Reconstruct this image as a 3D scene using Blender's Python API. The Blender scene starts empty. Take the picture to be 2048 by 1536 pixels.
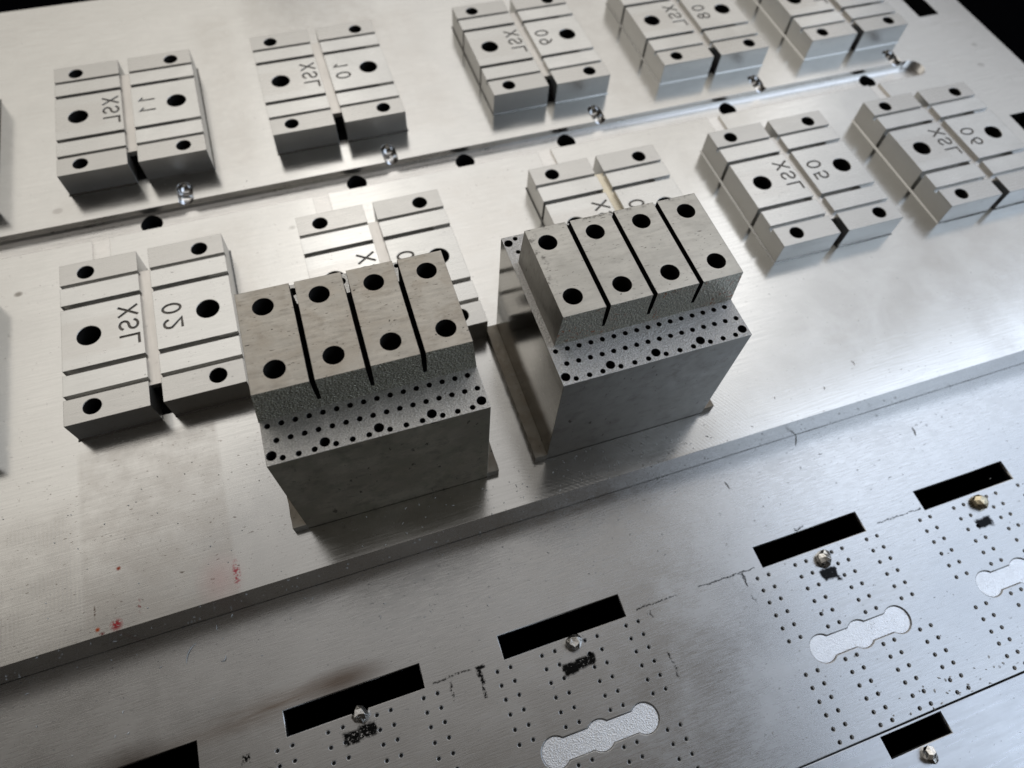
import bpy, bmesh, math, random
from mathutils import Vector, Matrix
random.seed(7)
R = math.radians
S = bpy.context.scene
C = S.collection
S.unit_settings.scale_length = 0.01          # one unit is one centimetre

# ---------------------------------------------------------------- camera
CAM = Vector((7.8809, -9.5969, 11.2087)); AZ, EL, RO = 0.417591, -1.055931, 0.104019
fwd = Vector((math.sin(AZ)*math.cos(EL), math.cos(AZ)*math.cos(EL), math.sin(EL)))
rt = fwd.cross(Vector((0, 0, 1))).normalized(); up = rt.cross(fwd)
rt, up = math.cos(RO)*rt + math.sin(RO)*up, -math.sin(RO)*rt + math.cos(RO)*up
cd = bpy.data.cameras.new('camera'); cam = bpy.data.objects.new('camera', cd); C.objects.link(cam)
cam.matrix_world = Matrix(((rt.x, up.x, -fwd.x, CAM.x), (rt.y, up.y, -fwd.y, CAM.y), (rt.z, up.z, -fwd.z, CAM.z), (0, 0, 0, 1)))
cd.sensor_width = 36; cd.lens = 1359.1/2048*36; cd.clip_start = .1; cd.clip_end = 500
cd.dof.use_dof = True; cd.dof.focus_distance = 10.4; cd.dof.aperture_fstop = 0.22
S.camera = cam

# ---------------------------------------------------------------- light
S.view_settings.view_transform = 'Standard'; S.view_settings.look = 'None'
S.view_settings.exposure = 0.0; S.view_settings.gamma = 1
world = bpy.data.worlds.new('World'); S.world = world; world.use_nodes = True
wn = world.node_tree; wn.nodes.clear()
wo = wn.nodes.new('ShaderNodeOutputWorld'); wb = wn.nodes.new('ShaderNodeBackground')
tc = wn.nodes.new('ShaderNodeTexCoord'); wr = wn.nodes.new('ShaderNodeValToRGB')
wd = wn.nodes.new('ShaderNodeVectorMath'); wd.operation = 'DOT_PRODUCT'; wd.inputs[1].default_value = (.10, .52, .85)
wn.links.new(tc.outputs['Generated'], wd.inputs[0]); wn.links.new(wd.outputs['Value'], wr.inputs[0])
wn.links.new(wr.outputs[0], wb.inputs[0]); wn.links.new(wb.outputs[0], wo.inputs[0])
e = wr.color_ramp.elements                    # dim room: dark walls, paler ceiling
e[0].position = 0.0; e[0].color = (.018, .016, .014, 1)
e[1].position = 1.0; e[1].color = (.66, .65, .645, 1)
m_ = wr.color_ramp.elements.new(.45); m_.color = (.026, .023, .020, 1)
m_ = wr.color_ramp.elements.new(.84); m_.color = (.17, .158, .145, 1)
wb.inputs[1].default_value = 1.0
def window(name, az, el, dist, w, h, col, rad):
    d = Vector((math.sin(R(az))*math.cos(R(el)), math.cos(R(az))*math.cos(R(el)), math.sin(R(el))))
    l = bpy.data.lights.new(name, 'AREA'); l.shape = 'RECTANGLE'; l.size = w; l.size_y = h
    l.color = col; l.energy = rad*math.pi*w*h
    o = bpy.data.objects.new(name, l); C.objects.link(o)
    o.location = Vector((10, -3, 0)) + d*dist
    o.rotation_euler = d.to_track_quat('Z', 'Y').to_euler()
    return o
window('window_light', -28, 40, 90, 84, 66, (1.0, .965, .90), .64)
window('window_light', 26, 38, 90, 70, 60, (1.0, .98, .945), .62)
window('daylight_window', 64, 39, 90, 48, 60, (.87, .92, 1.0), .70)
window('daylight_window', 98, 41, 90, 58, 70, (.66, .79, 1.0), 1.30)
window('daylight_window', 131, 33, 90, 46, 46, (.74, .86, 1.0), 1.15)

# ---------------------------------------------------------------- helpers
def link(name, me, parent=None):
    o = bpy.data.objects.new(name, me); C.objects.link(o)
    if parent: o.parent = parent
    return o
def empty(name, loc, rz=0):
    o = bpy.data.objects.new(name, None); C.objects.link(o); o.location = loc; o.rotation_euler = (0, 0, rz)
    o.empty_display_size = .3
    return o
def tag(o, label=None, cat=None, group=None, kind=None):
    if label: o['label'] = label
    if cat: o['category'] = cat
    if group: o['group'] = group
    if kind: o['kind'] = kind
    return o
def box_bm(bm, x0, y0, z0, x1, y1, z1, mi=0, taper=0):
    c = [(x0, y0, z0), (x1, y0, z0), (x1, y1, z0), (x0, y1, z0), (x0+taper, y0, z1), (x1-taper, y0, z1), (x1-taper, y1, z1), (x0+taper, y1, z1)]
    v = [bm.verts.new(p) for p in c]
    for f in ((3, 2, 1, 0), (4, 5, 6, 7), (0, 1, 5, 4), (1, 2, 6, 5), (2, 3, 7, 6), (3, 0, 4, 7)):
        bm.faces.new([v[i] for i in f]).material_index = mi
def cyl_bm(bm, x, y, z0, z1, r, n=24, mi=0, M=None, cap=True, rot=0):
    a = [(x+r*math.cos(2*math.pi*(i+rot)/n), y+r*math.sin(2*math.pi*(i+rot)/n)) for i in range(n)]
    lo = [bm.verts.new((p[0], p[1], z0)) for p in a]; hi = [bm.verts.new((p[0], p[1], z1)) for p in a]
    for i in range(n):
        f = bm.faces.new((lo[i], lo[(i+1) % n], hi[(i+1) % n], hi[i])); f.material_index = mi; f.smooth = True
    if cap:
        bm.faces.new(list(reversed(lo))).material_index = mi; bm.faces.new(hi).material_index = mi
    if M is not None:
        for q in lo+hi: q.co = M @ q.co
def prism_bm(bm, pts, z0, z1, mi=0):
    n = len(pts)
    lo = [bm.verts.new((p[0], p[1], z0)) for p in pts]; hi = [bm.verts.new((p[0], p[1], z1)) for p in pts]
    for i in range(n): bm.faces.new((lo[i], lo[(i+1) % n], hi[(i+1) % n], hi[i])).material_index = mi
    bm.faces.new(list(reversed(lo))).material_index = mi; bm.faces.new(hi).material_index = mi
def mesh(bm, name, mats, recalc=True):
    if recalc: bmesh.ops.recalc_face_normals(bm, faces=bm.faces)
    me = bpy.data.meshes.new(name); bm.to_mesh(me); bm.free()
    for m in mats: me.materials.append(m)
    return me
def new(): return bmesh.new()
def cut(me, cutter, self_=False):
    a = link('tmp_a', me); b = link('tmp_b', cutter)
    m = a.modifiers.new('b', 'BOOLEAN'); m.operation = 'DIFFERENCE'; m.object = b; m.solver = 'EXACT'; m.use_self = self_
    dg = bpy.context.evaluated_depsgraph_get(); dg.update()
    r = bpy.data.meshes.new_from_object(a.evaluated_get(dg))
    bpy.data.objects.remove(a); bpy.data.objects.remove(b)
    return r

# ---------------------------------------------------------------- materials
class NT:
    def __init__(s, name):
        s.m = bpy.data.materials.new(name); s.m.use_nodes = True; s.t = s.m.node_tree; s.t.nodes.clear()
        s.o = s.n('ShaderNodeOutputMaterial'); s.b = s.n('ShaderNodeBsdfPrincipled'); s.l(s.b.outputs[0], s.o.inputs[0])
        s.tc = s.n('ShaderNodeTexCoord').outputs['Object']
        oi = s.n('ShaderNodeObjectInfo'); mu = s.n('ShaderNodeVectorMath'); mu.operation = 'SCALE'; mu.inputs[0].default_value = (31, 17, 23); s.l(oi.outputs['Random'], mu.inputs['Scale'])
        ad = s.n('ShaderNodeVectorMath'); ad.operation = 'ADD'; s.l(s.tc, ad.inputs[0]); s.l(mu.outputs[0], ad.inputs[1]); s.tn = ad.outputs[0]; s.rnd = oi.outputs['Random']
    def n(s, k): return s.t.nodes.new(k)
    def l(s, a, b): s.t.links.new(a, b)
    def set(s, sock, v):
        if hasattr(v, 'is_output'): s.l(v, sock)
        else: sock.default_value = v
    def math(s, op, a, b=0.0, c=0.0, clamp=False):
        k = s.n('ShaderNodeMath'); k.operation = op; k.use_clamp = clamp
        s.set(k.inputs[0], a); s.set(k.inputs[1], b); s.set(k.inputs[2], c); return k.outputs[0]
    def map(s, scale=(1, 1, 1), loc=(0, 0, 0), rot=(0, 0, 0)):
        k = s.n('ShaderNodeMapping'); s.l(s.tn, k.inputs[0]); k.inputs['Scale'].default_value = scale
        k.inputs['Location'].default_value = loc; k.inputs['Rotation'].default_value = rot; return k.outputs[0]
    def noise(s, scale, detail=2, rough=.5, vec=None, dist=0):
        k = s.n('ShaderNodeTexNoise'); s.l(vec if vec is not None else s.tn, k.inputs['Vector'])
        k.inputs['Scale'].default_value = scale; k.inputs['Detail'].default_value = detail
        k.inputs['Roughness'].default_value = rough; k.inputs['Distortion'].default_value = dist; return k.outputs['Fac']
    def rng(s, v, a, b, c=0.0, d=1.0):
        k = s.n('ShaderNodeMapRange'); s.set(k.inputs[0], v)
        for i, x in enumerate((a, b, c, d)): k.inputs[i+1].default_value = x
        return k.outputs[0]
    def mix(s, f, a, b):
        k = s.n('ShaderNodeMix'); k.data_type = 'RGBA'; s.set(k.inputs[0], f); s.set(k.inputs[6], a); s.set(k.inputs[7], b); return k.outputs[2]
    def xyz(s):
        k = s.n('ShaderNodeSeparateXYZ'); s.l(s.tc, k.inputs[0]); return k.outputs
    def boxmask(s, xyz, x0, x1, y0, y1, soft=.02):
        f = lambda v, a, b: s.math('MULTIPLY', s.rng(v, a-soft, a+soft), s.rng(v, b-soft, b+soft, 1, 0))
        return s.math('MULTIPLY', f(xyz[0], x0, x1), f(xyz[1], y0, y1))
    def disc(s, x, y, r, soft, sy=1.0, rot=0.0):
        k = s.n('ShaderNodeMapping'); k.vector_type = 'TEXTURE'; s.l(s.tc, k.inputs[0])
        k.inputs['Location'].default_value = (x, y, 0); k.inputs['Scale'].default_value = (1, sy, 1e4); k.inputs['Rotation'].default_value = (0, 0, rot)
        L = s.n('ShaderNodeVectorMath'); L.operation = 'LENGTH'; s.l(k.outputs[0], L.inputs[0])
        return s.rng(L.outputs['Value'], max(r-soft, 0), r+soft, 1, 0)
    def bump(s, h, dist, strength=1.0, bevel=.012):
        k = s.n('ShaderNodeBump'); s.set(k.inputs['Height'], h); k.inputs['Distance'].default_value = dist; k.inputs['Strength'].default_value = strength
        if bevel:
            bv = s.n('ShaderNodeBevel'); bv.samples = 4; bv.inputs[0].default_value = bevel; s.l(bv.outputs[0], k.inputs['Normal'])
        s.l(k.outputs[0], s.b.inputs['Normal'])
def c4(r, g=None, b=None): return (r, r if g is None else g, r if b is None else b, 1)

def steel(name, col, rough, streak=(1.5, 55, 30), sb=.0012, blot=.12, speck=.3, rvar=.08, bevel=.012, metallic=1.0, tint=None, grain=0, gdist=.0):
    t = NT(name)
    st = t.noise(1.0, 4, .65, t.map(streak)); fine = t.noise(70, 3, .6); big = t.noise(.9, 4, .6, dist=.4)
    sp = t.rng(t.noise(26, 2, .5, t.map((.5, 1, 1))), .70, .76)
    base = t.mix(t.rng(big, .3, .7), c4(*[x*(1-blot) for x in col]), c4(*[min(x*(1+blot), .95) for x in col]))
    if tint: base = t.mix(t.rng(t.noise(2.6, 4, .65, dist=.6), .42, .66), base, c4(*tint))
    base = t.mix(t.math('MULTIPLY', sp, speck), base, c4(.05, .045, .04))
    base = t.mix(t.rng(st, .35, .7, 0, .14), base, c4(*[x*.62 for x in col]))
    t.set(t.b.inputs['Base Color'], base); t.b.inputs['Metallic'].default_value = metallic
    r = t.math('ADD', t.rng(big, .3, .7, rough-rvar*.5, rough+rvar*.5), t.rng(st, .3, .7, -rvar*.6, rvar*.6))
    t.set(t.b.inputs['Roughness'], t.math('ADD', r, t.math('MULTIPLY', sp, .25), clamp=True))
    h = t.math('ADD', t.math('MULTIPLY', st, 1.0), t.math('MULTIPLY', fine, .35))
    if grain:
        g = t.noise(grain, 2, .7); h = t.math('ADD', h, t.math('MULTIPLY', g, gdist/sb))
    t.bump(h, sb, 1.0, bevel)
    return t
def plain(name, col, rough, metallic=0.0, spec=.3):
    t = NT(name); t.set(t.b.inputs['Base Color'], t.mix(t.rng(t.noise(8, 3), .35, .65), c4(*[x*.75 for x in col]), c4(*col)))
    t.b.inputs['Roughness'].default_value = rough; t.b.inputs['Metallic'].default_value = metallic
    t.b.inputs['Specular IOR Level'].default_value = spec
    return t.m

def pad_mat():
    t = steel('ground_steel', (.665, .66, .64), .21, (1.6, 60, 30), .0009, .10, .35, .09)
    X = t.xyz(); bc = t.b.inputs['Base Color'].links[0].from_socket; rg = t.b.inputs['Roughness'].links[0].from_socket
    k = t.math('ADD', t.boxmask(X, -1, 4, -1, .55, .01), t.boxmask(X, -1, 4, 3.02, 4.2, .01)); k = t.math('MULTIPLY', k, t.rng(X[2], .5, .53))
    bc = t.mix(t.math('MULTIPLY', k, .55), bc, c4(.50, .48, .45)); rg = t.math('ADD', rg, t.math('MULTIPLY', k, .07))
    k = t.math('MULTIPLY', t.boxmask(X, -1, 1.0, 1.35, 2.15, .06), t.rng(X[2], .5, .53)); bc = t.mix(t.math('MULTIPLY', k, .35), bc, c4(.50, .47, .44))
    ge = t.n('ShaderNodeNewGeometry'); sp_ = t.n('ShaderNodeSeparateXYZ'); t.l(ge.outputs['True Normal'], sp_.inputs[0])
    side = t.rng(t.math('ABSOLUTE', sp_.outputs[2]), .3, .7, 1, 0)
    rg = t.math('ADD', rg, t.math('MULTIPLY', side, .20)); rg = t.math('ADD', rg, t.rng(t.rnd, 0, 1, -.03, .05))
    bc = t.mix(t.math('MULTIPLY', t.rng(t.rnd, 0, 1, 0, .6), 1.0), bc, c4(.54, .53, .505))
    t.set(t.b.inputs['Base Color'], bc); t.set(t.b.inputs['Roughness'], rg)
    return t.m
M_pad = pad_mat()
M_side = M_pad
M_bore_shade = plain('bore_shade', (.012, .012, .012), .8, 0, .1)  # shade inside bores and slots, painted as a near-black colour
M_hole_shade = plain('hole_wall_shade', (.085, .08, .075), .42, .6)  # hole liners darkened in colour to stand in for shade in the hole
M_black = plain('shadow_black', (.004, .004, .004), .9, 0, .05)
M_engr = plain('engraved_dark_steel', (.16, .145, .13), .5, .8)
M_shiny = steel('drilled_bright_steel', (.78, .77, .76), .10, (20, 3, 3), .003, .05, .1).m
M_strip = steel('slot_floor_steel', (.66, .63, .59), .34, (60, 2, 30), .001, .12, .3).m
M_strip_y = steel('yellowed_slot_floor', (.62, .56, .44), .4, (60, 2, 30), .001, .35, .4).m

# top plate: milled, with faint tool-pass patches, red ink and pits
def top_plate_mat():
    t = steel('milled_plate_steel', (.67, .66, .635), .19, (1.2, 34, 20), .0007, .05, .35)
    bc = t.b.inputs['Base Color'].links[0].from_socket; rg = t.b.inputs['Roughness'].links[0].from_socket
    X = t.xyz()
    for (x0, x1, y0, y1, dcol, dr) in ((2.82, 5.10, -6.2, -2.9, .84, .06), (2.5, 6.2, 2.7, 3.3, .9, .03), (5.9, 6.9, 3.2, 9.0, .88, .02), (9.6, 11.6, 3.4, 8.2, .93, -.03),
                                       (20.0, 20.75, -6.2, -2.4, .86, .05), (21.3, 22.2, -6.2, -2.7, .9, .03), (10.4, 12.2, -3.4, 1.6, 1.0, .04), (15.5, 16.7, 2.8, 8, .9, .03),
                                       (5.1, 6.4, -2.8, 1.7, .93, .04), (-3, 2.82, -6.2, -3.8, .93, .09), (7.2, 10.6, 6.9, 10.6, .82, .04)):
        st_ = x0 == 2.82
        k = t.math('MULTIPLY', t.boxmask(X, x0, x1, y0, y1, .04 if st_ else .22), t.rng(t.noise(2.2, 4, .65), .3, .62, .25, 1))
        bc = t.mix(k, bc, t.mix(.8 if st_ else .5, bc, c4(.62*dcol, .595*dcol, .56*dcol)))
        rg = t.math('ADD', rg, t.math('MULTIPLY', k, dr))
    # pits and dashes in the brown patch
    pit = t.rng(t.noise(11, 3, .6, t.map((.8, 2.2, 1))), .665, .70)
    pit = t.math('MULTIPLY', pit, t.boxmask(X, 1.3, 6.5, -6.2, -3.0, .4))
    bc = t.mix(t.math('MULTIPLY', pit, .75), bc, c4(.10, .07, .05))
    n = t.noise(22, 3, .6)
    for (x, y, r, sy, dens, colr) in ((3.27, -6.03, .075, 1.0, .42, (.40, .05, .06)), (3.0, -6.02, .03, 1.0, .4, (.50, .10, .03)), (3.06, -6.10, .035, .6, .45, (.18, .02, .02)),
                                (5.10, -5.80, .05, 3.6, .52, (.40, .07, .09)), (3.62, -5.85, .02, 5.0, .55, (.25, .05, .05)), (2.97, -5.75, .012, 8.0, .5, (.12, .08, .06)), (3.35, -5.15, .03, 1, .4, (.3, .06, .03))):
        k = t.math('MULTIPLY', t.disc(x, y, r, r*.5, sy), t.rng(n, dens-.06, dens+.04))
        bc = t.mix(k, bc, c4(*colr))
    k = t.math('MULTIPLY', t.disc(4.85, -5.82, .22, .2, 1.2), .28); bc = t.mix(k, bc, c4(.55, .25, .26))
    # pale round stains
    for (x, y, r) in ((3.75, -.25, .05), (20.3, -.95, .06), (2.6, 3.0, .1), (2.85, 4.9, .06), (7.2, 1.2, .06), (7.5, .75, .04), (1.85, .95, .07), (26.3, 2.7, .08), (25.9, 1.9, .1)):
        k = t.disc(x, y, r, .03, .8); dark = .75 if (x, y) in ((1.85, .95), (20.3, -.95), (2.85, 4.9)) else .3
        bc = t.mix(t.math('MULTIPLY', k, dark), bc, c4(.16, .14, .12))
    t.set(t.b.inputs['Base Color'], bc); t.set(t.b.inputs['Roughness'], rg)
    # cross hatched finish at the left, arcs near the tall insert
    old = [k for k in t.t.nodes if k.bl_idname == 'ShaderNodeBump'][0]
    h0 = old.inputs['Height'].links[0].from_socket
    w1 = t.n('ShaderNodeTexWave'); w1.bands_direction = 'X'; w1.inputs['Scale'].default_value = 5.2; w1.inputs['Distortion'].default_value = .3; t.l(t.tc, w1.inputs[0])
    w2 = t.n('ShaderNodeTexWave'); w2.wave_type = 'RINGS'; w2.rings_direction = 'Z'; w2.inputs['Scale'].default_value = 5.0; w2.inputs['Distortion'].default_value = .4
    mp_ = t.n('ShaderNodeMapping'); t.l(t.tc, mp_.inputs[0]); mp_.inputs['Location'].default_value = (-9.0, 8.5, 0); t.l(mp_.outputs[0], w2.inputs[0])
    k1 = t.math('MULTIPLY', t.math('MULTIPLY', w1.outputs['Fac'], 1.1), t.math('MULTIPLY', t.boxmask(X, -3, 2.82, -6.2, -4.0, .2), t.rng(t.noise(2.2), .4, .6)))
    k2 = t.math('MULTIPLY', t.math('MULTIPLY', w2.outputs['Fac'], .8), t.math('MULTIPLY', t.boxmask(X, 10, 15, -6.2, -5.0, .3), t.rng(t.noise(1.5), .3, .6)))
    t.set(old.inputs['Height'], t.math('ADD', h0, t.math('ADD', k1, k2)))
    return t.m
M_top = top_plate_mat()
M_chan = steel('milled_channel_steel', (.76, .74, .71), .30, (3, 40, 20), .002, .10, .2, .08, 0).m

def low_plate_mat():
    t = steel('brushed_plate_steel', (.58, .575, .565), .27, (3, 42, 20), .0011, .06, .45, .10)
    bc = t.b.inputs['Base Color'].links[0].from_socket
    # brown streak beside the third opening
    wv = t.noise(1, 3, .6, t.map((1.2, 14, 1)))
    k = t.math('MULTIPLY', t.disc(6.25, -7.76, .5, .35, .30, .0), .75)
    bc = t.mix(k, bc, c4(.14, .10, .075))
    k = t.math('MULTIPLY', t.disc(5.0, -7.80, 1.0, .9, .14, .06), t.rng(wv, .3, .7, .2, .7)); bc = t.mix(k, bc, c4(.20, .13, .08))
    k = t.math('MULTIPLY', t.disc(3.0, -7.9, .45, .4, .4), .7); bc = t.mix(k, bc, c4(.10, .07, .05))
    n = t.noise(24, 4, .7); X0 = t.xyz()
    X = [t.math('ADD', X0[0], t.rng(t.noise(7, 4, .7), .25, .75, -.05, .05)), t.math('ADD', X0[1], t.rng(t.noise(9, 4, .7), .25, .75, -.028, .028))]
    def mark(x0, x1, y0, y1, thr, soft=.02, s=.05):
        nonlocal bc
        m = t.math('MULTIPLY', t.boxmask(X, x0, x1, y0, y1, soft), t.rng(n, thr-s, thr+s*.3)); bc = t.mix(m, bc, c4(.012, .012, .012))
    # ragged marker smudges
    mark(6.10, 6.34, -8.72, -8.53, .40); mark(6.33, 6.62, -8.70, -8.50, .42)
    mark(9.70, 9.98, -8.86, -8.68, .34); mark(9.95, 10.28, -8.83, -8.66, .40); mark(10.18, 10.30, -8.80, -8.64, .36)
    mark(14.72, 15.04, -8.86, -8.66, .33); mark(14.98, 15.06, -8.93, -8.70, .42)
    mark(18.12, 18.46, -8.94, -8.76, .32)
    mark(4.58, 4.70, -8.45, -8.34, .48); mark(4.9, 5.0, -8.72, -8.62, .5)
    # broken scribed lines
    L = .012
    mark(7.60, 7.86, -8.28, -8.255, .42, L); mark(7.86, 8.3, -8.27, -8.245, .50, L); mark(8.34, 8.48, -8.30, -8.25, .40, L); mark(8.37, 8.42, -8.54, -8.27, .38, L); mark(8.36, 8.40, -8.74, -8.55, .46, L)
    mark(7.87, 7.90, -8.62, -8.33, .50, L)
    mark(11.28, 11.80, -8.25, -8.23, .42, L*.6); mark(11.8, 12.05, -8.25, -8.23, .50, L*.6); mark(11.49, 11.51, -8.45, -8.33, .44, L); mark(11.50, 11.53, -9.47, -9.05, .50, L)
    mark(12.50, 13.62, -8.25, -8.23, .41, L*.7); mark(13.33, 13.355, -8.50, -8.25, .42, L*.7); mark(13.34, 13.36, -8.9, -8.65, .52, L)
    mark(16.27, 17.28, -8.24, -8.22, .46, L*.7); mark(14.68, 14.9, -7.87, -7.83, .50, L)
    t.set(t.b.inputs['Base Color'], bc)
    return t.m
M_low = low_plate_mat()
M_low2 = steel('rail_plate_steel', (.62, .62, .62), .30, (1.3, 14, 10), .002, .1, .3).m
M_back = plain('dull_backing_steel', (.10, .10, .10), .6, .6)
M_blast = steel('sandblasted_steel', (.93, .93, .94), .36, (6, 6, 6), .001, .04, .05, .04, .01, 1.0, None, 46, .008).m
M_weld = steel('polished_nub_steel', (.78, .76, .72), .16, (8, 8, 8), .006, .15, .4, .1).m
M_weld_y = steel('yellowed_nub_steel', (.62, .54, .38), .2, (8, 8, 8), .006, .3, .5, .1).m
# inserts
def edm_mat(name, col, rough, scale, dist, spark):
    t = NT(name)
    a = t.noise(scale, 3, .75); b = t.noise(scale*2.3, 2, .6); v = t.n('ShaderNodeTexVoronoi'); v.inputs['Scale'].default_value = scale*.9; t.l(t.tc, v.inputs[0])
    big = t.noise(1.2, 3)
    k = t.rng(a, .40, .66); base = t.mix(k, c4(*[x*.58 for x in col]), c4(*col))
    base = t.mix(t.rng(big, .35, .65, 0, .3), base, c4(*[x*.7 for x in col]))
    t.set(t.b.inputs['Base Color'], base); t.b.inputs['Metallic'].default_value = .95
    t.set(t.b.inputs['Roughness'], t.rng(b, .35, .65, rough-.1, rough+.1))
    t.bump(t.math('ADD', a, t.math('MULTIPLY', v.outputs['Distance'], .6)), dist, spark, .01)
    return t
M_edm_dark = edm_mat('rough_spark_eroded_steel', (.84, .80, .65), .30, 30, .042, 1.0).m
def smear(t, grime=False, am=.30):
    bc = t.b.inputs['Base Color'].links[0].from_socket; rg = t.b.inputs['Roughness'].links[0].from_socket
    k = t.math('MULTIPLY', t.rng(t.noise(1, 5, .7, t.map((3.5, 11, 4))), .52, .66), am); bc = t.mix(k, bc, c4(.17, .15, .125))
    k = t.math('MULTIPLY', t.rng(t.noise(1, 3, .6, t.map((9, 34, 4))), .66, .72), .75); bc = t.mix(k, bc, c4(.06, .05, .04))
    if grime:
        X = t.xyz(); g = t.rng(t.noise(11, 4, .6), .52, .68, 0, .7)
        k = t.math('MULTIPLY', t.math('ADD', t.boxmask(X, .1, .29, 1.25, 2.5, .04), t.boxmask(X, .1, 3.0, 2.30, 2.5, .03), clamp=True), g)
        bc = t.mix(k, bc, c4(.07, .06, .05)); rg = t.math('ADD', rg, t.math('MULTIPLY', k, .2))
    t.set(t.b.inputs['Base Color'], bc); t.set(t.b.inputs['Roughness'], rg)
    return t.m
M_itop_b = smear(steel('brown_ground_steel', (.46, .43, .38), .44, (2.4, 18, 10), .0026, .22, .9, .10, .014, .9, (.41, .37, .315)))
M_itop_g = smear(steel('grey_ground_steel', (.50, .48, .435), .42, (2.4, 18, 10), .0026, .20, .9, .08, .014, .9), True, .18)
def orange_mat():
    t = edm_mat('rough_steel_with_copper_flecks', (.88, .84, .70), .30, 30, .042, 1.0)
    bc = t.b.inputs['Base Color'].links[0].from_socket
    k = t.math('MULTIPLY', t.rng(t.noise(15, 3, .7), .57, .61), t.rng(t.noise(1.6, 2), .47, .56))
    t.set(t.b.inputs['Base Color'], t.mix(k, bc, c4(.60, .25, .12))); return t.m
M_edm_or = orange_mat()
M_ledge = edm_mat('grainy_ledge_steel', (.80, .78, .75), .36, 42, .013, .9).m
M_ledge_l = edm_mat('fine_grainy_ledge_steel', (.68, .665, .63), .38, 40, .008, .8).m
M_body = smear(steel('dark_wire_cut_steel', (.52, .485, .40), .46, (5, 5, 5), .0022, .26, .3, .08, .014, .92, (.42, .405, .32)), False, .38)
M_body_r = smear(steel('dark_grey_wire_cut_steel', (.38, .365, .335), .44, (5, 5, 5), .0022, .14, .3, .08, .014, .95), False, .34)
M_mirror = steel('smooth_side_steel', (.28, .265, .235), .12, (2, 3, 14), .0012, .10, .3, .05, .014, 1.0).m
M_flange = steel('stained_flange_steel', (.36, .325, .27), .6, (8, 8, 8), .003, .2, .95, .1, .014, .45, (.27, .225, .175)).m
M_chip = plain('bright_metal_swarf', (.92, .91, .88), .4, .15)
M_chip_o = plain('copper_swarf', (.75, .35, .20), .4, .9)

# ---------------------------------------------------------------- setting: dark machine bed under everything
bm = new(); box_bm(bm, -40, -40, -5.0, 70, 60, -4.0)
M_bed = plain('dark_machine_bed', (.002, .002, .0025), .95, 0, .0)
tag(link('floor', mesh(bm, 'floor', [M_bed])), None, None, None, 'structure')

# ---------------------------------------------------------------- the raised top plate
T = 0.8716
bm = new(); box_bm(bm, -5, -6.13, -T+.020, 27.15, 10.45, 0)
me = mesh(bm, 'plate', [M_top, M_shiny, M_bore_shade, M_chan])
# channel between the two rows, rounded far end, hollow floor
prof = [(1.965, .05), (1.97, -.15), (2.0, -.19), (2.10, -.21), (2.30, -.215), (2.46, -.21), (2.53, -.18), (2.57, -.13), (2.575, .05)]
bm = new(); xa, xb = -6, 23.95
vA = [bm.verts.new((xa, y, z)) for y, z in prof]; vB = [bm.verts.new((xb, y, z)) for y, z in prof]
n = len(prof)
for i in range(n):
    f = bm.faces.new((vA[i], vA[(i+1) % n], vB[(i+1) % n], vB[i])); f.material_index = 3; f.smooth = False
bm.faces.new(vA); bm.faces.new(list(reversed(vB)))
me = cut(me, mesh(bm, 'c', [M_top, M_shiny, M_bore_shade, M_chan]))
bm = new(); cyl_bm(bm, 23.95, 2.27, -.205, .1, .304, 32, 3); me = cut(me, mesh(bm, 'c', [M_top, M_shiny, M_bore_shade, M_chan]))
bm = new()
for x in (-.2, 4.36, 8.80, 11.37, 13.93, 18.37, 22.62): cyl_bm(bm, x, 2.31, -2, .2, .228, 28, 2)
box_bm(bm, 25.52, 4.19, -3, 26.19, 6.6, 1, 1); box_bm(bm, 25.30, -2.6, -3, 25.95, -.03, 1, 1)
me = cut(me, mesh(bm, 'c', [M_top, M_bore_shade]))
for x in (.6, 5.17, 9.70, 14.90, 19.42, 23.62):                       # slanted round-ended grooves running down into the channel
    M = Matrix.Translation((x, 2.98, -.015)) @ Matrix.Rotation(R(-101), 4, 'X')
    b3 = new(); cyl_bm(b3, 0, 0, -.75, .0, .165, 20, 1, M)
    b4 = new(); bmesh.ops.create_uvsphere(b4, u_segments=20, v_segments=10, radius=.166)
    for f in b4.faces: f.material_index = 1; f.smooth = True
    b4.transform(M)
    me = cut(me, mesh(b3, 'c', [M_top, M_shiny])); me = cut(me, mesh(b4, 'c', [M_top, M_shiny]))
for x in (3.40, 7.94, 13.20, 17.69, 22.47):                           # shallow grooves from the channel toward the near row
    b3 = new(); box_bm(b3, x-.17, 1.40, -.055, x+.17, 2.02, .1, 3)
    me = cut(me, mesh(b3, 'c', [M_top, M_shiny, M_bore_shade, M_chan]))
plate = link('steel_plate', me)
tag(plate, 'large raised milled steel plate with a long channel that carries the numbered blocks', 'plate')

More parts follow.
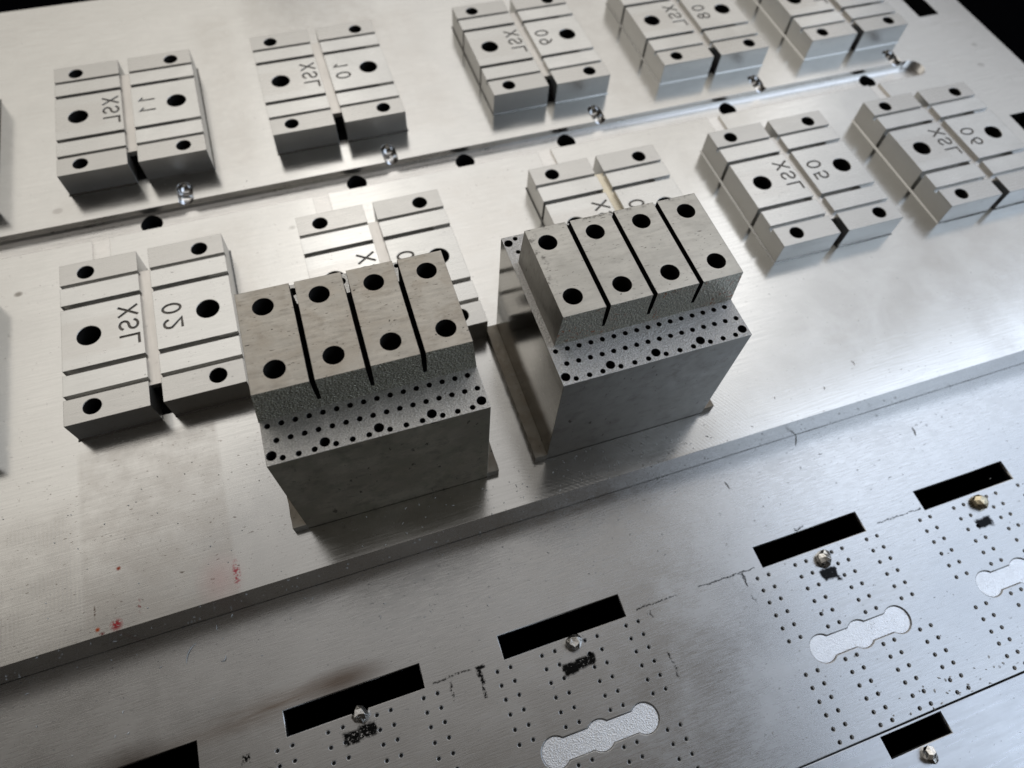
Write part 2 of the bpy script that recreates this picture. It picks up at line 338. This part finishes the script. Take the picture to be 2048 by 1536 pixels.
# ---------------------------------------------------------------- lower perforated plate (2D outline with openings)
def poly_spline(cu, pts):
    s = cu.splines.new('POLY'); s.points.add(len(pts)-1)
    for q, p in zip(s.points, pts): q.co = (p[0], p[1], 0, 1)
    s.use_cyclic_u = True
def rect(x0, y0, x1, y1): return [(x0, y0), (x1, y0), (x1, y1), (x0, y1)]
def bone(cx, cy, grow=0.0):
    r = .235+grow; h = .165+grow; d = .765
    pts = []; a = math.asin(h/r)
    def arc(x, s, e_, n):
        for i in range(n+1):
            t = s+(e_-s)*i/n; pts.append((cx+x+r*math.cos(t), cy+r*math.sin(t)))
    pi = math.pi
    arc(d, -(pi-a), pi-a, 22); arc(0, a, pi-a, 8); arc(-d, a, 2*pi-a, 22); arc(0, pi+a, 2*pi-a, 8)
    return pts
def flat_shape(name, polys, z0, z1, mats, bevel=.006):
    cu = bpy.data.curves.new(name, 'CURVE'); cu.dimensions = '2D'; cu.fill_mode = 'BOTH'
    for p in polys: poly_spline(cu, p)
    cu.extrude = (z1-z0)/2-bevel; cu.bevel_depth = bevel; cu.bevel_resolution = 0; cu.offset = -bevel
    o = bpy.data.objects.new('tmp', cu); C.objects.link(o)
    dg = bpy.context.evaluated_depsgraph_get(); dg.update()
    m = bpy.data.meshes.new_from_object(o.evaluated_get(dg)); m.transform(Matrix.Translation((0, 0, (z0+z1)/2)))
    bpy.data.objects.remove(o)
    m.materials.clear()
    for k in mats: m.materials.append(k)
    return m
ARR = (2.85, 6.38, 9.955, 14.86, 18.39)
SLOTS = ((1.75, 3.95), (5.274, 7.478), (8.847, 11.06), (13.778, 15.984), (17.33, 19.438), (20.9, 23.1))
polys = [rect(-5, -11.27, 26, -3)]
for a, b in SLOTS: polys.append(rect(a, -8.285, b, -7.905))
for cx in ARR:
    polys.append(bone(cx, -9.845))
    for dx in (-1.28, -1.05, -.495, -.265, .28, .505, 1.045, 1.275):
        for y in (-8.432, -8.654, -8.873, -9.103, -9.333, -9.555, -10.115, -10.33, -10.55, -10.76, -10.975, -11.175):
            if abs(dx+.265) < .01 and y > -8.5 and False: continue
            polys.append([(cx+dx+.026*math.cos(2*math.pi*i/10), y+.026*math.sin(2*math.pi*i/10)) for i in range(10)])
low = empty('perforated_plate', (0, 0, 0))
tag(low, 'lower brushed steel plate with black rectangular openings and rows of tiny holes', 'plate')
link('plate_body', flat_shape('plate_body', polys, -T-.16, -T-.004, [M_low], .011), low)
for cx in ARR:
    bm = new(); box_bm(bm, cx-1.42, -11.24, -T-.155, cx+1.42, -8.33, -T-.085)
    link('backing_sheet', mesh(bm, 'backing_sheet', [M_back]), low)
inl = flat_shape('inlay', [bone(0, 0, -.006)], -.15, -.030, [M_blast], .004)
for cx in ARR:
    o = link('recess_inlay', inl, low); o.location = (cx, -9.845, -T)
# nubs
def nub(x, y, s, mat, seed, z):
    rnd = random.Random(seed); bm = new(); bmesh.ops.create_icosphere(bm, subdivisions=2, radius=s)
    for v in bm.verts:
        k = 1+rnd.uniform(-.17, .17); v.co.x *= k; v.co.y *= k*1.08; v.co.z *= .95*k
        v.co.x = max(min(v.co.x, s*.86), -s*.9)
    for f in bm.faces: f.smooth = False
    o = link('metal_nub', mesh(bm, 'nub', [mat]), low); o.location = (x, y, z); o.rotation_euler = (0, 0, seed)
    return o
for i, (x, y) in enumerate(((6.42, -8.345), (10.03, -8.41), (14.91, -8.49), (18.44, -8.50))):
    o = nub(x, y, .145, M_weld_y if i == 3 else M_weld, i+1, -T+.03)
    if i == 3: o['label'] = 'yellowed faceted metal nub'
# strip of plate beyond the seam
rail = empty('edge_rail', (0, 0, 0)); tag(rail, 'smooth steel strip along the seam at the bottom right corner, with one black opening', 'steel strip')
link('rail_body', flat_shape('rail', [rect(-5, -16, 26, -11.292), rect(14.27, -11.655, 15.453, -11.30+.0)][:1] + [rect(14.27, -11.655, 15.453, -11.33)], -T-.16, -T-.016, [M_low2], .008), rail)
o = nub(14.87, -11.80, .13, M_weld, 9, -T+.02); o.parent = rail

# ---------------------------------------------------------------- numbered blocks
W, L, H = 3.0, 3.555, .547
SX0, SX1 = 1.385, 1.60                        # central slot
def halves(side):
    x0, x1 = (0, SX0) if side == 0 else (SX1, W)
    bm = new(); box_bm(bm, x0, 0, -.02, x1, L, H)
    me = mesh(bm, 'half', [M_pad, M_bore_shade])
    bm = new()
    xe = x1+.1 if side == 0 else W-.36
    for y, w, d, xq in ((.547, .085, .10, x1+.1), (1.062, .105, .20, xe), (2.518, .105, .20, xe), (3.02, .078, .10, x1+.1)):
        box_bm(bm, x0-.1, y-w/2, H-d, xq, y+w/2, H+.1)
    me = cut(me, mesh(bm, 'c', [M_pad]))
    bm = new()
    for y in (1.062, 2.518):
        if side == 0: box_bm(bm, -.1, y-.051, .04, .10, y+.051, H+.1)      # deep nick in the outer side
        else: box_bm(bm, W-.42, y-.051, H-.08, W+.1, y+.051, H+.1)         # shallower run-out of the groove
    me = cut(me, mesh(bm, 'c', [M_pad]))
    bm = new(); xs, xbg = (.456, .46) if side == 0 else (W-.454, W-.46)
    cyl_bm(bm, xs, .27, -.1, H+.2, .158, 32); cyl_bm(bm, xs, L-.27, -.1, H+.2, .158, 32)
    cyl_bm(bm, xbg, L/2, -.1, H+.2, .213, 36)
    me = cut(me, mesh(bm, 'c', [M_pad]))
    return me
half0, half1 = halves(0), halves(1)
def bore_mesh(r, depth, n=32):
    bm = new(); cyl_bm(bm, 0, 0, -depth, 0, r, n, 0, None, False)
    bm.faces.new([v for v in bm.verts if v.co.z < -depth+1e-5][:n])
    return mesh(bm, 'bore', [M_hole_shade], False)
bore_s, bore_b = bore_mesh(.1565, H-.02), bore_mesh(.2115, H-.02)
# stroke glyphs on a box .66 wide and 1 high
def arcpts(cx, cy, rx, ry, a0, a1, n=10): return [(cx+rx*math.cos(R(a0+(a1-a0)*i/n)), cy+ry*math.sin(R(a0+(a1-a0)*i/n))) for i in range(n+1)]
G = {
 'X': [[(0, 0), (.66, 1)], [(0, 1), (.66, 0)]],
 'L': [[(.03, 1), (.03, 0), (.62, 0)]],
 'S': [arcpts(.33, .75, .29, .25, 25, 270, 12) + arcpts(.33, .25, .31, .25, 90, -160, 12)[1:]],
 '0': [arcpts(.33, .5, .31, .5, 0, 360, 24)],
 '1': [[(.12, .78), (.36, 1), (.36, 0)]],
 '2': [arcpts(.33, .70, .29, .30, 165, -25, 10) + [(.02, 0), (.64, 0)]],
 '3': [arcpts(.31, .74, .27, .26, 150, -90, 10) + arcpts(.31, .25, .31, .25, 90, -150, 10)[1:]],
 '4': [[(.50, 0), (.50, 1), (.0, .28), (.66, .28)]],
 '5': [[(.60, 1), (.12, 1), (.06, .55)] + arcpts(.30, .32, .32, .32, 120, -150, 12)],
 '6': [arcpts(.33, .31, .31, .31, 0, 360, 20), [(.04, .38), (.18, .78), (.46, 1)]],
 '7': [[(.02, 1), (.64, 1), (.22, 0)]],
 '8': [arcpts(.33, .27, .31, .27, 0, 360, 18), arcpts(.33, .77, .25, .23, 0, 360, 18)],
 '9': [arcpts(.33, .69, .31, .31, 0, 360, 20), [(.62, .62), (.48, .22), (.20, 0)]],
}
def stroke_prisms(ch, x_base, y_start, hgt, w, z0, z1, bms):
    """mirrored engraving: reading runs toward -y, letters stand toward -x"""
    for st in G[ch]:
        closed = (abs(st[0][0]-st[-1][0])+abs(st[0][1]-st[-1][1])) < 1e-4
        P = [Vector((x_base-t*hgt, y_start-s*hgt)) for s, t in st]
        if closed: P = P[:-1]
        n = len(P); Lp, Rp = [], []
        for i in range(n):
            a = P[(i-1) % n] if (closed or i > 0) else P[i]; b = P[(i+1) % n] if (closed or i < n-1) else P[i]
            d1 = (P[i]-a); d2 = (b-P[i])
            d1 = d1.normalized() if d1.length > 1e-9 else d2.normalized(); d2 = d2.normalized() if d2.length > 1e-9 else d1
            t = (d1+d2).normalized(); nn = Vector((-t.y, t.x)); k = min(1/max(nn.dot(Vector((-d1.y, d1.x))), .4), 1.7)
            ex = Vector((0, 0))
            if not closed and i == 0: ex = -t*w*.4
            if not closed and i == n-1: ex = t*w*.4
            Lp.append(P[i]+ex+nn*w/2*k); Rp.append(P[i]+ex-nn*w/2*k)
        bm = new()
        vl = [[bm.verts.new((p.x, p.y, z)) for p in Lp] for z in (z0, z1)]; vr = [[bm.verts.new((p.x, p.y, z)) for p in Rp] for z in (z0, z1)]
        m = n if closed else n-1
        for i in range(m):
            j = (i+1) % n
            bm.faces.new((vl[1][i], vl[1][j], vr[1][j], vr[1][i])); bm.faces.new((vl[0][j], vl[0][i], vr[0][i], vr[0][j]))
            bm.faces.new((vl[0][i], vl[0][j], vl[1][j], vl[1][i])); bm.faces.new((vr[0][j], vr[0][i], vr[1][i], vr[1][j]))
        if not closed:
            bm.faces.new((vl[0][0], vl[1][0], vr[1][0], vr[0][0])); bm.faces.new((vl[0][-1], vr[0][-1], vr[1][-1], vl[1][-1]))
        bms.append(bm)
def letter_defs(num): return [('X', 1.305, 2.245, 0), ('S', 1.305, 1.925, 0), ('L', 1.305, 1.585, 0), (num[0], 2.065, 2.075, 1), (num[1], 2.065, 1.725, 1)]
letter_cache = {}
BL = {
 '12': (-1.57, 3.38, 'steel block cut off at the left edge in the far row, beside block 11'),
 '11': (2.864, 3.38, 'steel block engraved mirrored XSL 11, in the far row at the left'),
 '10': (7.291, 3.45, 'steel block engraved mirrored XSL 10, in the far row between blocks 11 and 09'),
 '09': (12.437, 3.45, 'steel block engraved mirrored XSL 09, in the middle of the far row'),
 '08': (16.903, 3.43, 'steel block engraved mirrored XSL 08, far row, its top cut by the photo edge'),
 '07': (21.16, 3.34, 'steel block at the right end of the far row, its engraving half cut off'),
 '01': (-1.57, -2.653, 'steel block cut off at the left edge in the near row, beside block 02'),
 '02': (2.859, -2.653, 'steel block engraved mirrored XSL 02, near row, left of the brownish tall insert'),
 '03': (7.327, -2.65, 'steel block half hidden behind the brownish left tall insert, showing an X and a 0'),
 '04': (12.404, -2.636, 'steel block half hidden behind the right tall insert, with a yellowed central slot'),
 '05': (16.839, -2.64, 'steel block engraved mirrored XSL 05, right of the tall inserts in the near row'),
 '06': (21.106, -2.679, 'steel block engraved mirrored XSL 06, at the right end of the near row'),
}
for num, (bx, by, lab) in BL.items():
    root = empty('steel_block', (bx, by, 0)); tag(root, lab, 'steel block', 'numbered steel blocks in two rows on the plate')
    hid = num in ('12', '01')
    for side, hm in ((0, half0), (1, half1)):
        m = hm.copy()
        if not hid:
            for ch, xb_, ys, sd in letter_defs(num):
                if sd != side: continue
                bms = []; stroke_prisms(ch, xb_, ys, .315, .046, H-.03, H+.05, bms)
                for b in bms:
                    cm = mesh(b, 'c', [M_engr]); m2 = cut(m, cm.copy())
                    if len(m2.polygons) < len(m.polygons): m2 = cut(m, cm, True)
                    if len(m2.polygons) >= len(m.polygons): m = m2
                    else: print('LETTER CUT FAILED', num, ch)
        link('half_body', m, root)
    if not hid:
        for ch, xb_, ys, sd in letter_defs(num):
            key = (ch, xb_, ys)
            if key not in letter_cache:
                bms = []; stroke_prisms(ch, xb_, ys, .315, .040, H-.032, H-.016, bms)
                ml = mesh(bms[0], 'engraved_letter', [M_engr])
                if len(bms) > 1:
                    b0 = new(); b0.from_mesh(ml)
                    for q in bms[1:]:
                        q.transform(Matrix.Translation((0, 0, -.002))); tmp = mesh(q, 't', []); b0.from_mesh(tmp)
                    ml = mesh(b0, 'engraved_letter', [M_engr])
                letter_cache[key] = ml
            link('engraved_letter' if ch in 'XSL' else 'engraved_digit', letter_cache[key], root)
    for a_, b_ in ((0, SX0), (SX1, W)):                       # small fillet where the block meets the plate
        bm = new(); o_ = .028; q = [(a_, 0), (b_, 0), (b_, L), (a_, L)]; p_ = [(a_-(o_ if a_ == 0 else 0), -o_), (b_+(o_ if b_ == W else 0), -o_), (b_+(o_ if b_ == W else 0), L+o_), (a_-(o_ if a_ == 0 else 0), L+o_)]
        vi = [bm.verts.new((x_, y_, .034)) for x_, y_ in q]; vo = [bm.verts.new((x_, y_, .001)) for x_, y_ in p_]
        for i in range(4): bm.faces.new((vo[i], vo[(i+1) % 4], vi[(i+1) % 4], vi[i]))
        link('base_fillet', mesh(bm, 'base_fillet', [M_pad]), root)
    bm = new(); sm = M_strip_y if num == '04' else M_strip
    box_bm(bm, SX0-.003, .46, H-.20, SX1+.003, L-.46, H-.085)
    link('slot_floor', mesh(bm, 'slot_floor', [sm]), root)
    bm = new(); box_bm(bm, SX0-.002, .465, -.01, SX1+.002, L-.50, H-.20); box_bm(bm, SX0+.004, .09, -.01, SX1-.004, .463, .004)
    link('slot_shade', mesh(bm, 'slot_shade', [M_bore_shade]), root)  # added near-black plug and floor patch, painting the dark inside the slot
    for x in (.456, W-.454):
        for y in (.27, L-.27): o = link('screw_hole', bore_s, root); o.location = (x, y, H-.012)
    for x in (.46, W-.46): o = link('locating_hole', bore_b, root); o.location = (x, L/2, H-.012)

# ---------------------------------------------------------------- tall inserts
W1, D1, H1, H2 = 3.111, 2.903, 2.67, 3.382
def tall_insert(x, y, rz, left):
    root = empty('tall_insert', (x, y, 0), rz)
    mt = M_itop_b if left else M_itop_g; mb = M_body if left else M_body_r; ml = M_ledge_l if left else M_ledge; mf = M_edm_dark if left else M_edm_or
    ft, fl, fr = .184, .221, .210
    rnd = random.Random(3 if left else 4)
    for k, (a, b) in enumerate(((-fl, .0), (W1, W1+fr))):     # flanges, slightly chipped ends
        bm = new(); bmesh.ops.create_grid(bm, x_segments=3, y_segments=26, size=.5)
        for v in bm.verts:
            v.co = Vector((a+(v.co.x+.5)*(b-a), (v.co.y+.5)*D1, ft))
            if abs(v.co.y) > .01 and abs(v.co.y-D1) > .01:
                v.co.z += rnd.uniform(-.003, .002)
                if v.co.x < -fl+.01 or v.co.x > W1+fr-.01: v.co.x += rnd.uniform(-.006, .006)
        r_ = bmesh.ops.extrude_face_region(bm, geom=list(bm.faces))
        for v in [q for q in r_['geom'] if isinstance(q, bmesh.types.BMVert)]: v.co.z = .003
        link('flange', mesh(bm, 'flange', [M_flange]), root)
    # body with perforated ledges; materials: 0 front, 1 side, 2 ledge
    bm = new(); box_bm(bm, 0, 0, .022, W1, D1, H1)
    bm.faces.ensure_lookup_table()
    for f in bm.faces:
        f.normal_update(); nrm = f.normal
        f.material_index = 2 if nrm.z > .5 else (1 if abs(nrm.x) > .5 else 0)
    me = mesh(bm, 'body', [mb, M_mirror, ml, M_bore_shade])
    small, big = [], []
    for i in range(16): small.append((.093+.1897*i, .592)); small.append((.18+.189*i, .347))
    for i, b in enumerate((.081, .795, 1.538, 2.287, 3.013)):
        big.append((b, .137))
        if i < 4:
            nb = (.081, .795, 1.538, 2.287, 3.013)[i+1]
            for j in range(3): small.append((b+.14+(nb-b-.29)*j/2, .070))
    allh = [(a, b, .041) for a, b in small]+[(a, b, .072) for a, b in big]
    allh += [(a, D1-b, r) for a, b, r in allh if b < .5]
    allh = [(min(max(a, .082), W1-.085), b, r) for a, b, r in allh]
    bm = new()
    for a, b, r in allh: cyl_bm(bm, a, b, H1-.5, H1+.2, r, 14, 3, None, True, rnd.random())
    me = cut(me, mesh(bm, 'c', [mb, M_mirror, ml, M_bore_shade]))
    bm = new(); box_bm(bm, .03, .03, .001, W1-.03, D1-.03, .03); link('foot', mesh(bm, 'foot', [mb]), root)
    link('body', me, root)
    # upper block: trapezoid section, slots, eight holes
    ol, orr, tl = (.084, .06, .10) if left else (.165, .06, .055)
    y0, y1 = .69, D1-.546
    bm = new(); z0, z1 = H1-.03, H2
    v = [bm.verts.new(p) for p in ((ol-tl, y0, z0), (W1-.0, y0, z0), (W1-.0, y1, z0), (ol-tl, y1, z0), (ol, y0, z1), (W1-orr, y0, z1), (W1-orr, y1, z1), (ol, y1, z1))]
    for f in ((3, 2, 1, 0), (4, 5, 6, 7), (0, 1, 5, 4), (1, 2, 6, 5), (2, 3, 7, 6), (3, 0, 4, 7)): bm.faces.new([v[i] for i in f])
    for f in bm.faces:
        f.normal_update(); f.material_index = 0 if f.normal.z > .5 else (1 if abs(f.normal.y) > .5 else 2)
    me = mesh(bm, 'upper', [mt, mf, mb, M_bore_shade])
    bm = new()
    for sxx in (.865, 1.603, 2.352):
        a, b = .038, .025; zb = H2-.50
        q = [(sxx-a, H2+.1), (sxx+a, H2+.1), (sxx+a*.9, H2-.3), (sxx+b, zb), (sxx-b, zb), (sxx-a*.9, H2-.3)]
        f0 = [bm.verts.new((p, y0-.2, zz)) for p, zz in q]; f1 = [bm.verts.new((p, y1+.2, zz)) for p, zz in q]
        for i in range(6): bm.faces.new((f0[i], f0[(i+1) % 6], f1[(i+1) % 6], f1[i])).material_index = 2
        bm.faces.new(f0).material_index = 2; bm.faces.new(list(reversed(f1))).material_index = 2
    me = cut(me, mesh(bm, 'c', [mt, mf, M_bore_shade, M_bore_shade]))
    bm = new(); hp = [(.43+.775*i, yy) for i in range(4) for yy in (1.0, 2.045)]
    for a, b in hp: cyl_bm(bm, a, b, H2-.55, H2+.2, .147, 36, 3)
    me = cut(me, mesh(bm, 'c', [mt, mf, mb, M_bore_shade]))
    link('upper_block', me, root)
    hm_ = bore_mesh(.145, .52, 36)
    for a, b in hp: o = link('round_hole', hm_, root); o.location = (a, b, H2-.014)
    hs, hb = bore_mesh(.0398, .4, 14), bore_mesh(.0705, .4, 18)
    for a, b, r in allh:
        o = link('vent_hole', hs if r < .05 else hb, root); o.location = (a, b, H1-.006)
    return root
a = tall_insert(6.323, -5.417, -.010, True)
tag(a, 'left tall steel insert with brownish slotted top and dark pin-holed front ledge, beside block 02', 'mold insert', 'tall perforated inserts')
b = tall_insert(10.545, -5.438, -.001, False)
tag(b, 'right tall steel insert with grey slotted top and bright grainy pin-holed ledge', 'mold insert', 'tall perforated inserts')

# ---------------------------------------------------------------- swarf
def curl(bm, x, y, z, ln, w, ang, bend, seg=6, mi=0):
    P = []; a = ang; p = Vector((x, y))
    for i in range(seg+1):
        P.append(p.copy()); p = p+Vector((math.cos(a), math.sin(a)))*ln/seg; a += bend/seg
    prev = None
    for i, q in enumerate(P):
        ww = w*1.25*(.35+.65*math.sin(math.pi*min(max((i+.4)/(seg+.8), 0), 1)))
        t = (P[min(i+1, seg)]-P[max(i-1, 0)]).normalized(); nn = Vector((-t.y, t.x))*ww
        zz = z+.012*math.sin(math.pi*i/seg)
        ring = [bm.verts.new((q.x+nn.x, q.y+nn.y, zz)), bm.verts.new((q.x, q.y, zz+ww*1.3)), bm.verts.new((q.x-nn.x, q.y-nn.y, zz))]
        if prev:
            for k in range(3): bm.faces.new((prev[k], prev[(k+1) % 3], ring[(k+1) % 3], ring[k])).material_index = mi
        else: bm.faces.new(ring).material_index = mi
        prev = ring
    bm.faces.new(prev).material_index = mi
bm = new(); rnd = random.Random(11)
for x, y, z, ln, w, an, be in ((3.93, -6.72, -T, .34, .008, 1.45, -1.1), (4.45, -6.86, -T, .14, .008, -.4, 2.6), (4.45, -6.35, -T, .09, .006, 1.4, .3), (4.7, -6.22, -T, .06, .009, 1.0, .2),
                               (15.6, -6.35, -T, .25, .007, .9, .3), (18.1, -6.9, -T, .2, .008, 1.1, .7), (13.9, -6.75, -T, .16, .007, 1.6, .4), (17.1, -5.4, 0, .12, .005, 1.2, 1.2), (16.2, -5.7, 0, .08, .006, .3, 2.)):
    curl(bm, x, y, z, ln, w, an, be)
for i in range(46):                            # crumbs at the front of the inserts
    x = rnd.gauss(12.2, .9); y = rnd.uniform(-6.1, -5.5); curl(bm, x, y, .001, rnd.uniform(.02, .07), rnd.uniform(.003, .006), rnd.uniform(0, 6.3), rnd.uniform(-2, 2), 4)
for i in range(40): curl(bm, rnd.uniform(7, 11.5), rnd.uniform(-6.1, -5.5), .001, rnd.uniform(.015, .05), rnd.uniform(.003, .005), rnd.uniform(0, 6.3), rnd.uniform(-2, 2), 4)
for i in range(60): curl(bm, rnd.uniform(1.5, 19), rnd.uniform(-7.6, -6.15), -T, rnd.uniform(.015, .06), rnd.uniform(.003, .006), rnd.uniform(0, 6.3), rnd.uniform(-2, 2), 4)
for i in range(26): curl(bm, rnd.uniform(14.6, 17), rnd.uniform(-11.25, -10.9), -T, rnd.uniform(.02, .06), rnd.uniform(.004, .008), rnd.uniform(0, 6.3), rnd.uniform(-2, 2), 4)
for i in range(30): curl(bm, rnd.uniform(1.5, 6), rnd.uniform(-6.0, -3.5), .001, rnd.uniform(.015, .03), rnd.uniform(.004, .008), rnd.uniform(0, 6.3), rnd.uniform(-2, 2), 3)
for i in range(40): curl(bm, rnd.uniform(9, 24), rnd.uniform(-11, -8), -T, rnd.uniform(.02, .05), rnd.uniform(.003, .005), rnd.uniform(0, 6.3), rnd.uniform(-2, 2), 4)
for i in range(90): curl(bm, rnd.uniform(1.2, 18), -6.137, rnd.uniform(-.8, -.05), rnd.uniform(.01, .05), rnd.uniform(.002, .005), rnd.choice((0, 3.14)), 0, 3)
o = link('metal_swarf', mesh(bm, 'swarf', [M_chip, M_chip_o]))
tag(o, 'tiny bright curls and crumbs of metal swarf strewn over both plates', 'swarf', None, 'stuff')
